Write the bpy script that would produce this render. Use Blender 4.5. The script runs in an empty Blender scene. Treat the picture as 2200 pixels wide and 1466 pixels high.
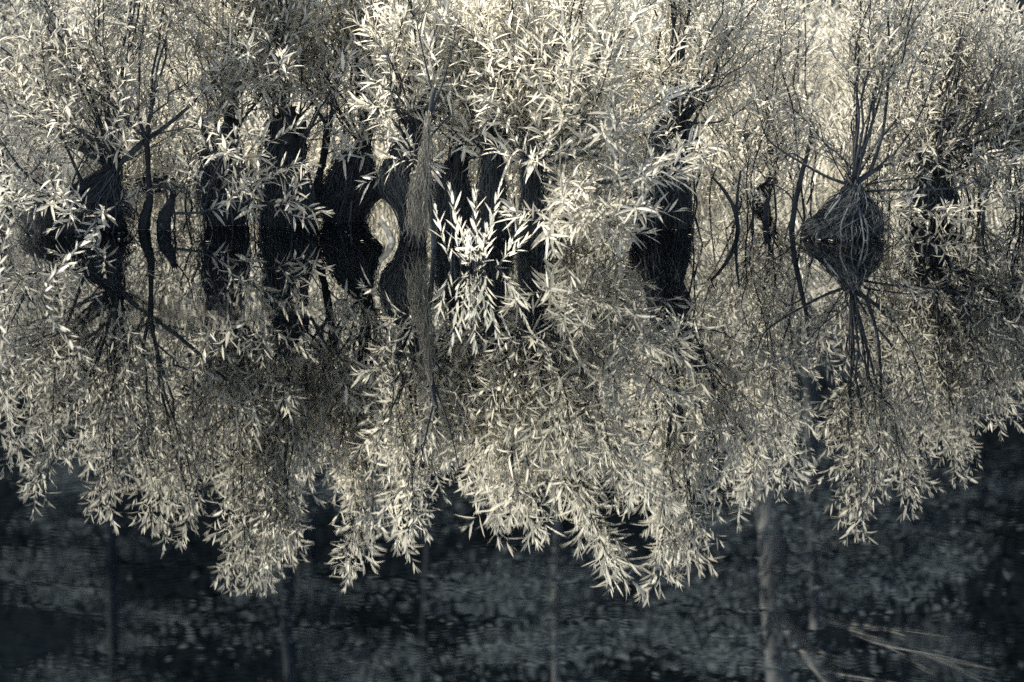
import bpy, math, random
import numpy as np
from mathutils import Vector

SC = bpy.context.scene
rng = np.random.default_rng(11)
random.seed(11)
R = math.radians

# ------------------------------------------------------------------ camera, sky, sun, exposure
CAM_H, F_PX, PITCH = 1.6, 6000.0, math.atan(1043.0 / 6000.0)
cam_data = bpy.data.cameras.new("camera")
cam = bpy.data.objects.new("camera", cam_data)
SC.collection.objects.link(cam)
cam.location = (0, 0, CAM_H)
cam.rotation_euler = (R(90) - PITCH, 0, 0)
cam_data.sensor_width = 36.0
cam_data.lens = 36.0 * F_PX / 2200.0
cam_data.clip_start = 0.1
cam_data.clip_end = 2000
cam_data.dof.use_dof = True
cam_data.dof.focus_distance = 12.0
cam_data.dof.aperture_fstop = 2.1
SC.camera = cam

SUN_EL, SUN_AZ = 60.0, -82.0          # azimuth from +Y (towards the thicket), negative = left
world = bpy.data.worlds.new("World")
SC.world = world
world.use_nodes = True
wn = world.node_tree
sky = wn.nodes.new("ShaderNodeTexSky")
sky.sky_type = 'NISHITA'
sky.sun_disc = False
sky.sun_elevation = R(SUN_EL)
sky.sun_rotation = R(SUN_AZ)
bg = wn.nodes["Background"]
bg.inputs[1].default_value = 0.085
wn.links.new(sky.outputs[0], bg.inputs[0])

sun_d = bpy.data.lights.new("sun", 'SUN')
sun_d.energy = 5.0
sun_d.angle = R(0.5)
sun_d.color = (1.0, 0.93, 0.80)
sun = bpy.data.objects.new("sun", sun_d)
SC.collection.objects.link(sun)
sv = Vector((math.sin(R(SUN_AZ)) * math.cos(R(SUN_EL)), math.cos(R(SUN_AZ)) * math.cos(R(SUN_EL)), math.sin(R(SUN_EL))))
sun.rotation_euler = (-sv).to_track_quat('-Z', 'Y').to_euler()

SC.view_settings.view_transform = 'Standard'
SC.view_settings.look = 'None'
SC.view_settings.exposure = 2.0
SC.view_settings.gamma = 1.0
SC.view_settings.use_curve_mapping = False
SC.cycles.use_denoising = False
SC.cycles.max_bounces = 12
SC.cycles.diffuse_bounces = 8
SC.cycles.glossy_bounces = 3
SC.cycles.transmission_bounces = 8

# ------------------------------------------------------------------ pixel -> world helpers
CP, SP = math.cos(PITCH), math.sin(PITCH)


def ray(px, py):
    u, v = (px - 1100.0) / F_PX, (733.0 - py) / F_PX
    return np.array([u, CP + v * SP, -SP + v * CP])


def at(px, py, D):
    d = ray(px, py)
    t = D / d[1]
    return np.array([d[0] * t, D, CAM_H + d[2] * t])


def wd(py):
    "distance of the water surface seen at picture row py"
    d = ray(1100, py)
    return CAM_H / -d[2] * d[1]


# ------------------------------------------------------------------ mesh builder
class MB:
    def __init__(self):
        self.v, self.f, self.n = [], [], 0

    def add(self, verts, faces):
        "verts (n,3); faces: list of int arrays (m,k)"
        verts = np.asarray(verts, dtype=np.float64)
        for fa in faces:
            self.f.append(np.asarray(fa, dtype=np.int64) + self.n)
        self.v.append(verts)
        self.n += len(verts)

    def build(self, name, mat, parent=None, smooth=False):
        V = np.concatenate(self.v) if self.v else np.zeros((0, 3))
        off = np.array(ORIGIN.get(parent.name if parent else None, (0, 0, 0)))
        V = V - off
        me = bpy.data.meshes.new(name)
        me.vertices.add(len(V))
        me.vertices.foreach_set("co", V.astype(np.float32).ravel())
        loops = np.concatenate([f.ravel() for f in self.f])
        tot = np.concatenate([np.full(len(f), f.shape[1]) for f in self.f])
        st = np.concatenate([[0], np.cumsum(tot)[:-1]])
        me.loops.add(len(loops))
        me.loops.foreach_set("vertex_index", loops.astype(np.int32))
        me.polygons.add(len(tot))
        me.polygons.foreach_set("loop_start", st.astype(np.int32))
        me.polygons.foreach_set("loop_total", tot.astype(np.int32))
        if smooth:
            me.polygons.foreach_set("use_smooth", np.ones(len(tot), dtype=bool))
        me.update(calc_edges=True)
        me.materials.append(mat)
        o = bpy.data.objects.new(name, me)
        SC.collection.objects.link(o)
        if parent:
            o.parent = parent
            ORIGIN[o.name] = tuple(off)
        return o


ORIGIN = {}


def tag(o, label=None, cat=None, group=None, kind=None):
    if label: o["label"] = label
    if cat: o["category"] = cat
    if group: o["group"] = group
    if kind: o["kind"] = kind
    return o


def thing(name, loc, label, cat, group=None):
    o = bpy.data.objects.new(name, None)
    SC.collection.objects.link(o)
    o.location = loc
    o.empty_display_size = 0.1
    ORIGIN[o.name] = tuple(loc)
    return tag(o, label, cat, group)


def copy_tree(o, parent=None):
    c = o.copy()
    SC.collection.objects.link(c)
    if parent: c.parent = parent
    for ch in list(o.children): copy_tree(ch, c)
    return c


def unit(a):
    a = np.asarray(a, dtype=float)
    return a / np.maximum(np.linalg.norm(a, axis=-1, keepdims=True), 1e-9)


def smooth_path(pts, sub=4):
    pts = np.asarray(pts, dtype=float)
    if len(pts) < 3:
        t = np.linspace(0, 1, sub + 1)[:, None]
        return pts[0] * (1 - t) + pts[-1] * t
    P = np.vstack([2 * pts[0] - pts[1], pts, 2 * pts[-1] - pts[-2]])
    out = []
    for i in range(len(pts) - 1):
        p0, p1, p2, p3 = P[i:i + 4]
        for k in range(sub):
            t = k / sub
            out.append(0.5 * ((2 * p1) + (p2 - p0) * t + (2 * p0 - 5 * p1 + 4 * p2 - p3) * t * t + (3 * p1 - p0 - 3 * p2 + p3) * t ** 3))
    out.append(pts[-1])
    return np.array(out)


def tube(mb, pts, r0, r1, sides=5, lump=0.0, radii=None):
    pts = np.asarray(pts, dtype=float)
    n = len(pts)
    tan = unit(np.gradient(pts, axis=0))
    ref = np.array([0.31, 0.9, 0.2])
    a = unit(np.cross(tan, ref))
    b = np.cross(tan, a)
    rad = np.linspace(r0, r1, n) if radii is None else np.asarray(radii)
    ang = np.arange(sides) * 2 * math.pi / sides
    rr = rad[:, None] * np.ones((1, sides))
    if lump:
        rr = rr * (1 + lump * rng.uniform(-1, 1, rr.shape))
    V = pts[:, None, :] + rr[..., None] * (a[:, None, :] * np.cos(ang)[None, :, None] + b[:, None, :] * np.sin(ang)[None, :, None])
    V = V.reshape(-1, 3)
    i = np.arange(n - 1)[:, None] * sides
    j = np.arange(sides)[None, :]
    k = (np.arange(sides) + 1) % sides
    q = np.stack([i + j, i + k[None, :], i + sides + k[None, :], i + sides + j], axis=-1).reshape(-1, 4)
    caps = np.array([np.arange(sides)[::-1], (n - 1) * sides + np.arange(sides)])
    mb.add(V, [q, caps])


LEAF_T = np.array([0.0, 0.22, 0.5, 0.78, 1.0])
LEAF_W = np.array([0.04, 0.78, 1.0, 0.62, 0.02])


def leaves(mb, pos, d, up, L, W, bend=0.12, fold=0.25):
    "lanceolate leaves, each a curved and folded strip with a midrib"
    pos = np.asarray(pos); d = unit(d)
    side = unit(np.cross(d, up))
    nrm = np.cross(side, d)
    n = len(pos)
    L = np.asarray(L)[:, None, None]; W = np.asarray(W)[:, None, None]
    bend = np.broadcast_to(np.asarray(bend, dtype=float), (n,))[:, None, None]
    t = LEAF_T[None, :, None]
    ctr = pos[:, None, :] + d[:, None, :] * L * t - np.array([0, 0, 1.0])[None, None, :] * L * bend * (t ** 2) + nrm[:, None, :] * L * bend * 0.5 * t
    w = LEAF_W[None, :, None] * W * 0.5
    lf = ctr + side[:, None, :] * w + nrm[:, None, :] * w * fold
    rt = ctr - side[:, None, :] * w + nrm[:, None, :] * w * fold
    V = np.stack([lf, ctr, rt], axis=2).reshape(-1, 3)      # n, 5, 3
    base = (np.arange(n) * 15)[:, None, None]
    rows = np.arange(4)[None, :, None] * 3
    q1 = np.stack([rows + 0, rows + 1, rows + 4, rows + 3], axis=-1) + base[..., None]
    q2 = np.stack([rows + 1, rows + 2, rows + 5, rows + 4], axis=-1) + base[..., None]
    mb.add(V, [q1.reshape(-1, 4), q2.reshape(-1, 4)])


def rand_perp(ax, n=None):
    r = rng.normal(size=ax.shape)
    return unit(r - ax * (r * ax).sum(-1, keepdims=True))


def leafy(mb, path, L, ratio, spacing, start=0.1, tuft=True, droop=0.12, angs=(68, 52, 16)):
    "leaves set alternately along a twig, smaller and steeper towards its tip"
    seg = np.linalg.norm(np.diff(path, axis=0), axis=1)
    s = np.concatenate([[0], np.cumsum(seg)])
    tot = s[-1]
    ss = np.arange(tot * start, tot, spacing)
    if len(ss) < 2: ss = np.array([tot * 0.6, tot * 0.95])
    ss = ss + rng.uniform(-.3, .3, len(ss)) * spacing
    ss = np.clip(ss, 0, tot)
    if tuft: ss = np.concatenate([ss, [tot, tot * .99, tot * .985]])
    pos = np.stack([np.interp(ss, s, path[:, k]) for k in range(3)], axis=1)
    tan = unit(np.gradient(path, axis=0))
    T = unit(np.stack([np.interp(ss, s, tan[:, k]) for k in range(3)], axis=1))
    m = len(ss)
    ph = rng.uniform(0, 6.28) + np.arange(m) * 2.4 + rng.normal(0, .3, m)
    ref = np.array([0, 0, 1.0]) if abs(tan[:, 2].mean()) < .8 else np.array([0, 1.0, 0])
    a = unit(np.cross(T, ref)); b = np.cross(a, T)
    out = a * np.cos(ph)[:, None] + b * np.sin(ph)[:, None]
    f = ss / tot
    ang = np.radians(np.interp(f, [0, .7, 1], angs) + rng.normal(0, 9, m))
    d = T * np.cos(ang)[:, None] + out * np.sin(ang)[:, None]
    up = unit(T * 1.0 - out * .15 + np.array([0, 0, .7]) + rng.normal(0, .25, (m, 3)))
    LL = L * .88 * np.interp(f, [0, .25, .75, 1], [.65, 1, .95, .5]) * rng.uniform(.6, 1.2, m)
    leaves(mb, pos, d, up, LL, LL * ratio * .86 * rng.uniform(.75, 1.2, m), droop + rng.normal(0, .08, m), rng.uniform(.1, .5))


def twig_path(p, d, length, lift=0.35, n=5):
    "short shoot from p along d, curving upwards"
    d = unit(d)
    t = np.linspace(0, 1, n)[:, None]
    pts = p + d * length * t + np.array([0, 0, 1.0]) * length * lift * t ** 2 + rng.normal(0, .012 * length, (n, 3)) * t
    return pts


# ------------------------------------------------------------------ materials
def mat_new(name):
    m = bpy.data.materials.new(name)
    m.use_nodes = True
    nt = m.node_tree
    for n in list(nt.nodes): nt.nodes.remove(n)
    return m, nt, nt.nodes.new("ShaderNodeOutputMaterial")


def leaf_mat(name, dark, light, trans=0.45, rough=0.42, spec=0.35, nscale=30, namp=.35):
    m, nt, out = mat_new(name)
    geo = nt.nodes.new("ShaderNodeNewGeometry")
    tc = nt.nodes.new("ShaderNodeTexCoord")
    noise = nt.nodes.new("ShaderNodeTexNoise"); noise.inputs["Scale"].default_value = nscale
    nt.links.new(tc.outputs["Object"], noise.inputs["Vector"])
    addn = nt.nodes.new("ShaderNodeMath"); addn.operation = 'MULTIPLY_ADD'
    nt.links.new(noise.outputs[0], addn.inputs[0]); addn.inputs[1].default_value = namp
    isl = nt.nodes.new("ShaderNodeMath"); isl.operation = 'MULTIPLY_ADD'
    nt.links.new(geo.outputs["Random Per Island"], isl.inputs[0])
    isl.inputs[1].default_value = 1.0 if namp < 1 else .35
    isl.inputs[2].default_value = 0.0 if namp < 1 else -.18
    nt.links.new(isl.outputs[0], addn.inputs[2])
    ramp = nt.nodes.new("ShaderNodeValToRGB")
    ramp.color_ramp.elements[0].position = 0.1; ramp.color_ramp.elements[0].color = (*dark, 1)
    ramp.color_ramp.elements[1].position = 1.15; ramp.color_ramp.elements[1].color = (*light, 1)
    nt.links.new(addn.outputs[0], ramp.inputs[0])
    p = nt.nodes.new("ShaderNodeBsdfPrincipled")
    p.inputs["Roughness"].default_value = rough
    p.inputs["Specular IOR Level"].default_value = spec
    tr = nt.nodes.new("ShaderNodeBsdfTranslucent")
    mx = nt.nodes.new("ShaderNodeMixShader"); mx.inputs[0].default_value = trans
    nt.links.new(ramp.outputs[0], p.inputs["Base Color"])
    nt.links.new(ramp.outputs[0], tr.inputs["Color"])
    nt.links.new(p.outputs[0], mx.inputs[1]); nt.links.new(tr.outputs[0], mx.inputs[2])
    nt.links.new(mx.outputs[0], out.inputs[0])
    return m


def bark_mat(name, dark, light, scale=(40, 40, 8), bump=.6, rough=.85, spec=.2):
    m, nt, out = mat_new(name)
    tc = nt.nodes.new("ShaderNodeTexCoord")
    mp = nt.nodes.new("ShaderNodeMapping"); mp.inputs["Scale"].default_value = scale
    nt.links.new(tc.outputs["Object"], mp.inputs[0])
    no = nt.nodes.new("ShaderNodeTexNoise"); no.inputs["Scale"].default_value = 1.0
    no.inputs["Detail"].default_value = 6; no.inputs["Roughness"].default_value = .7
    nt.links.new(mp.outputs[0], no.inputs["Vector"])
    ramp = nt.nodes.new("ShaderNodeValToRGB")
    ramp.color_ramp.elements[0].position = .38; ramp.color_ramp.elements[0].color = (*dark, 1)
    ramp.color_ramp.elements[1].position = .72; ramp.color_ramp.elements[1].color = (*light, 1)
    nt.links.new(no.outputs[0], ramp.inputs[0])
    bp = nt.nodes.new("ShaderNodeBump"); bp.inputs["Strength"].default_value = bump; bp.inputs["Distance"].default_value = .01
    nt.links.new(no.outputs[0], bp.inputs["Height"])
    p = nt.nodes.new("ShaderNodeBsdfPrincipled"); p.inputs["Roughness"].default_value = rough
    p.inputs["Specular IOR Level"].default_value = spec
    nt.links.new(ramp.outputs[0], p.inputs["Base Color"]); nt.links.new(bp.outputs[0], p.inputs["Normal"])
    nt.links.new(p.outputs[0], out.inputs[0])
    return m


def water_mat():
    m, nt, out = mat_new("pond water")
    tc = nt.nodes.new("ShaderNodeTexCoord")

    def noise(scale, rot, detail):
        mp = nt.nodes.new("ShaderNodeMapping"); mp.inputs["Scale"].default_value = scale; mp.inputs["Rotation"].default_value = (0, 0, rot)
        nt.links.new(tc.outputs["Object"], mp.inputs[0])
        n = nt.nodes.new("ShaderNodeTexNoise"); n.inputs["Scale"].default_value = 1; n.inputs["Detail"].default_value = detail
        nt.links.new(mp.outputs[0], n.inputs["Vector"])
        return n.outputs[0]

    def math_(op, a, b):
        n = nt.nodes.new("ShaderNodeMath"); n.operation = op
        n.inputs[2].default_value = 0.33
        for i, x in enumerate((a, b)):
            if isinstance(x, (int, float)): n.inputs[i].default_value = x
            else: nt.links.new(x, n.inputs[i])
        return n.outputs[0]
    calm = noise((3, 9, 1), .05, 2)
    ripple = noise((2.2, 11, 1), 0.02, 3)
    # breeze patch: an ellipse of ripples on the left of the pond
    sep = nt.nodes.new("ShaderNodeSeparateXYZ"); nt.links.new(tc.outputs["Object"], sep.inputs[0])
    dx = math_('DIVIDE', math_('SUBTRACT', sep.outputs[0], RIP[0]), 0.42)
    dy = math_('DIVIDE', math_('SUBTRACT', sep.outputs[1], RIP[1]), 0.24)
    r2 = math_('ADD', math_('MULTIPLY', dx, dx), math_('MULTIPLY', dy, dy))
    mask = math_('EXPONENT', math_('MULTIPLY', r2, -1.0), 0)
    dx2 = math_('DIVIDE', math_('SUBTRACT', sep.outputs[0], RIP2[0]), 0.35)
    dy2 = math_('DIVIDE', math_('SUBTRACT', sep.outputs[1], RIP2[1]), 0.25)
    mask2 = math_('EXPONENT', math_('MULTIPLY', math_('ADD', math_('MULTIPLY', dx2, dx2), math_('MULTIPLY', dy2, dy2)), -1.0), 0)
    h = math_('ADD', math_("MULTIPLY", calm, 0.00008), math_('MULTIPLY', math_('MULTIPLY', ripple, math_('ADD', mask, math_('MULTIPLY', mask2, .5))), 0.00055))
    bp = nt.nodes.new("ShaderNodeBump"); bp.inputs["Strength"].default_value = 1.0; bp.inputs["Distance"].default_value = 1.0
    nt.links.new(h, bp.inputs["Height"])
    gl = nt.nodes.new("ShaderNodeBsdfGlossy"); gl.inputs["Roughness"].default_value = 0.0
    gl.inputs["Color"].default_value = (.93, .95, .96, 1)
    nt.links.new(bp.outputs[0], gl.inputs["Normal"])
    df = nt.nodes.new("ShaderNodeBsdfDiffuse"); df.inputs["Color"].default_value = (.0002, .0003, .0004, 1)
    fr = nt.nodes.new("ShaderNodeFresnel"); fr.inputs["IOR"].default_value = WATER_IOR
    nt.links.new(bp.outputs[0], fr.inputs["Normal"])
    mx = nt.nodes.new("ShaderNodeMixShader")
    nt.links.new(math_('MULTIPLY_ADD', fr.outputs[0], 0.5), mx.inputs[0]); nt.links.new(df.outputs[0], mx.inputs[1]); nt.links.new(gl.outputs[0], mx.inputs[2])
    nt.links.new(mx.outputs[0], out.inputs[0])
    return m


WATER_IOR = 2.0
RIP = at(430, 670, wd(670)); RIP2 = at(60, 560, wd(560))

M_LEAF = leaf_mat("willow leaf", (.17, .163, .138), (.48, .458, .382), .55)  # shade put into the leaf colour of the sides and low limbs
M_LEAF_LIT = leaf_mat("lit willow leaf", (.34, .325, .27), (.64, .61, .515), .55)  # same leaf, paler: sunlight on the bright middle put into the colour
M_LEAF_FRONT_LIT = leaf_mat("sunlit front willow leaf", (.55, .53, .43), (.74, .71, .60), .4)  # palest leaf: full sun on the front shoots put into the colour
M_GRASS = leaf_mat("sedge blade", (.30, .285, .235), (.60, .57, .475), .5)
M_FOREST = leaf_mat("forest leaf", (.006, .012, .018), (.115, .137, .147), .45, .8, .0, 1.3, 1.2)  # coarse noise paints lit and shaded leaf clumps into the colour
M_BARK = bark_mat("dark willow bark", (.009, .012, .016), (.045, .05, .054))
M_STUMP = bark_mat("shaded stump wood", (.004, .005, .006), (.018, .02, .021), (30, 30, 5), 1.0)  # canopy shade and its bluish cast put into the near-black wood colour
M_ROOT = leaf_mat("shaded hanging root", (.003, .006, .009), (.062, .068, .070), .0, .85, .08)  # dark teal of the shadows put into the colour; strands vary at random
M_ROOT_LIT = bark_mat("sunlit hanging root", (.07, .067, .056), (.22, .21, .175), (60, 60, 20), .2)  # sunlight on this one root curtain put into a paler colour
M_TRUNK = bark_mat("pale forest bark", (.06, .064, .063), (.18, .178, .165), (8, 8, 2), .6)
M_DTRUNK = bark_mat("dark forest bark", (.012, .016, .020), (.045, .052, .055), (8, 8, 2), .6, .9, .03)
M_MTRUNK = bark_mat("grey forest bark", (.03, .033, .034), (.09, .092, .09), (8, 8, 2), .6)
M_GROUND = bark_mat("forest floor", (.002, .0035, .005), (.009, .012, .014), (4, 4, 4), .8, .95, .0)
M_LITTER = leaf_mat("floating litter", (.2, .195, .16), (.5, .48, .4), .1)
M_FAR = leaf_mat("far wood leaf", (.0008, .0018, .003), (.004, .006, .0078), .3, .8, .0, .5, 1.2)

# ------------------------------------------------------------------ ground, water
def bank_y(x):
    return 13.7 + .35 * np.sin(x * .9 + .4) + .2 * np.sin(x * 2.3) + .15 * np.sin(x * 5.1 + 1)


def ground_z(x, y):
    s = y - bank_y(x)
    z = np.where(s < 0, np.maximum(-.5, s * .35), np.minimum(.16 * s, .22 + .02 * s))
    hill = np.clip((y - 42) / 26, 0, 1)
    z = z + hill ** 1.3 * 22
    return z + .03 * np.sin(x * 3.1 + y) * np.sin(y * 2.7) * (s > -.1)


def build_ground():
    xs = np.concatenate([np.linspace(-400, -30, 10)[:-1], np.linspace(-30, 30, 151), np.linspace(30, 400, 10)[1:]])
    ys = np.concatenate([np.linspace(-300, 2, 10)[:-1], np.linspace(2, 30, 141), np.linspace(30, 90, 40)[1:], np.linspace(90, 900, 10)[1:]])
    X, Y = np.meshgrid(xs, ys)
    Z = ground_z(X, Y)
    V = np.stack([X, Y, Z], axis=-1).reshape(-1, 3)
    nx = len(xs)
    i = np.arange(len(ys) - 1)[:, None] * nx + np.arange(nx - 1)[None, :]
    q = np.stack([i, i + 1, i + nx + 1, i + nx], axis=-1).reshape(-1, 4)
    mb = MB(); mb.add(V, [q])
    tag(mb.build("ground", M_GROUND, smooth=True), kind="structure")


build_ground()
mb = MB()
mb.add([(-60, -60, 0), (60, -60, 0), (60, 16.5, 0), (-60, 16.5, 0)], [np.array([[0, 1, 2, 3]])])
tag(mb.build("water", water_mat()), kind="structure")

# ------------------------------------------------------------------ willows
PROFILE = np.array([(-300, 930), (0, 990), (50, 1010), (100, 920), (160, 870), (215, 1010), (270, 930), (340, 1060), (420, 1050), (465, 870), (495, 960), (545, 1090), (600, 1070),
                    (655, 960), (700, 1010), (760, 1060), (820, 1040), (880, 1070), (940, 1010), (1000, 960), (1080, 1040), (1150, 1050), (1200, 980), (1270, 1020),
                    (1340, 1080), (1440, 1130), (1510, 1110), (1560, 1080), (1640, 1110), (1700, 1060), (1728, 880), (1760, 760), (1795, 840), (1830, 1010), (1880, 1070), (1950, 1020),
                    (2020, 1020), (2080, 960), (2130, 900), (2200, 810), (2500, 780)], dtype=float)


def top_z(px, D):
    y = np.interp(px, PROFILE[:, 0], PROFILE[:, 1])
    return -at(px, y, D)[2]


def stump_mesh(rows, D, depth=.75, n=26, sub=5, rough=.13, core=.8):
    "knobbly stump from picture rows (y, left, right): a ribbed, uneven column"
    P = np.array([[*at((l + r) / 2, y, D), (at(r, y, D)[0] - at(l, y, D)[0]) / 2] for y, l, r in rows])
    P[0, 2] = -.12
    P = smooth_path(P, sub)
    m = len(P)
    ang = np.arange(n) * 2 * math.pi / n
    ribs = 1 + rough * np.sin(ang * 5 + rng.uniform(0, 6)) + rough * .7 * np.sin(ang * 9 + rng.uniform(0, 6))
    V = np.zeros((m, n, 3))
    for i in range(m):
        zz = P[i, 2] * 22
        rr = P[i, 3] * ribs * (1 + rng.normal(0, .055, n) + .11 * np.sin(ang * 2 + zz) + .08 * np.sin(ang * 4 - zz * 1.7 + 1))
        V[i, :, 0] = P[i, 0] + rr * np.cos(ang)
        V[i, :, 1] = P[i, 1] + rr * np.sin(ang) * depth
        V[i, :, 2] = P[i, 2] + rng.normal(0, .006, n)
    V[-1, :, 2] += rng.uniform(-.02, .03, n)
    i = np.arange(m - 1)[:, None] * n
    j = np.arange(n)[None, :]
    k = ((np.arange(n) + 1) % n)[None, :]
    q = np.stack([i + j, i + k, i + n + k, i + n + j], axis=-1).reshape(-1, 4)
    top = V[-1].mean(0) + np.array([0, 0, -.012])
    VV = np.vstack([V.reshape(-1, 3), top])
    tri = np.stack([(m - 1) * n + np.arange(n), (m - 1) * n + (np.arange(n) + 1) % n, np.full(n, m * n)], axis=-1)
    full = V.copy()
    C0 = V.mean(1, keepdims=True)
    k = np.array([core, core, 1.0])
    VV = np.vstack([((V - C0) * k + C0).reshape(-1, 3), top])
    mb = MB(); mb.add(VV, [q, tri])
    return mb, full


def root_fringe(V, count, r=(.0010, .0026)):
    "fibrous roots hanging down over the stump and fraying at its outline"
    mb = MB()
    m, n, _ = V.shape
    ctr = V.mean(1)
    zc = ctr[:, 2]
    for _ in range(count):
        f = rng.uniform(.25, 1.0) ** .7
        j = rng.integers(n)
        z0 = zc[0] + (zc[-1] - zc[0]) * f
        if z0 < .06: continue
        z1 = z0 * rng.choice([rng.uniform(-.15, .1), rng.uniform(.1, .75)])
        s0, s1 = rng.uniform(.78, .97), (rng.uniform(.82, 1.06) if rng.random() < .72 else rng.uniform(1.03, 1.28))
        dj = rng.normal(0, 2.0)
        fr, ph, am = rng.uniform(3, 12), rng.uniform(0, 6), rng.uniform(.002, .012) * (1 if rng.random() < .8 else 2.2)
        pts = []
        for a in np.linspace(0, 1, 8):
            z = z0 * (1 - a) + z1 * a
            ii = int(np.clip(np.interp(z, zc, np.arange(m)) + .5, 0, m - 1))
            jf = j + dj * a
            j0 = int(math.floor(jf)); w = jf - j0
            b = V[ii, j0 % n] * (1 - w) + V[ii, (j0 + 1) % n] * w
            q = ctr[ii] + (b - ctr[ii]) * (s0 + (s1 - s0) * a)
            pts.append((q[0] + am * math.sin(a * fr + ph) + rng.normal(0, .0015), q[1] + am * math.cos(a * fr + ph), z))
        tube(mb, smooth_path(np.array(pts), 2), rng.uniform(*r), r[0] * .6, 3)
    for _ in range(int(6 + count / 60)):                     # thicker prop roots leaning out into the water
        j = rng.integers(n); ii = int(rng.uniform(.15, .75) * (m - 1))
        p = V[ii, j] * .9 + ctr[ii] * .1
        d = unit(V[0, j] - ctr[0]); d[2] = 0
        e = np.array([V[0, j][0], V[0, j][1], -.05]) + d * rng.uniform(-.03, .04)
        mid = (p + e) / 2 + d * rng.uniform(-.01, .012) + np.array([rng.normal(0, .012), 0, .01])
        tube(mb, smooth_path([p, mid, e], 5), rng.uniform(.003, .008), .003, 6, .2)
    return mb


def rod_path(S, T, n=9, wob=.02):
    d = T - S
    w = rng.uniform(.38, .62)
    c = S + d * np.array([w, w, 1 - w + rng.uniform(-.1, .1)])
    t = np.linspace(0, 1, n)[:, None]
    p = S * (1 - t) ** 2 + 2 * c * t * (1 - t) + T * t ** 2
    return p + rng.normal(0, wob, (n, 3)) * (t * (1 - t) * 2) * np.array([1, 1, .4])


def rod(root, path, r0, leaf, ratio, mat, bare=.35, twig_gap=.045, twig_len=(.12, .34), spacing=.0155, name="stem", leaf_start=None):
    "one stem with its side twigs, and its leaves as a sub-part"
    mb, lf = MB(), MB()
    path = smooth_path(path, 2)
    tube(mb, path, r0, .0016, 5, .08)
    seg = np.linalg.norm(np.diff(path, axis=0), axis=1)
    s = np.concatenate([[0], np.cumsum(seg)])
    tot = s[-1]
    tan = unit(np.gradient(path, axis=0))
    q = tot * bare
    while q < tot * .97:
        f = q / tot
        p = np.array([np.interp(q, s, path[:, k]) for k in range(3)])
        T = unit(np.array([np.interp(q, s, tan[:, k]) for k in range(3)]))
        o = rand_perp(T); o[2] *= .7
        a = R(rng.uniform(32, 62))
        L = rng.uniform(*twig_len) * np.interp(f, [bare, .6, 1], [1.0, .95, .45])
        tp = twig_path(p, T * math.cos(a) + o * math.sin(a), L, rng.uniform(.0, .4))
        tube(mb, tp, .0021, .0008, 3)
        leafy(lf, tp, leaf, ratio, spacing, .12)
        q += twig_gap * rng.uniform(.6, 1.5)
    i0 = np.searchsorted(s, tot * .78)
    leafy(lf, path[max(0, i0 - 1):], leaf, ratio, spacing * .9, .05)
    st = mb.build(name, M_BARK, root)
    lo = lf.build("leaves", mat, st)
    return st


def px_path(pts, D, dd=None):
    k = len(pts)
    dep = np.linspace(0, dd, k) if dd is not None else np.zeros(k)
    return np.array([at(x, y, D + e) for (x, y), e in zip(pts, dep)])


STUMPS = []


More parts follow.
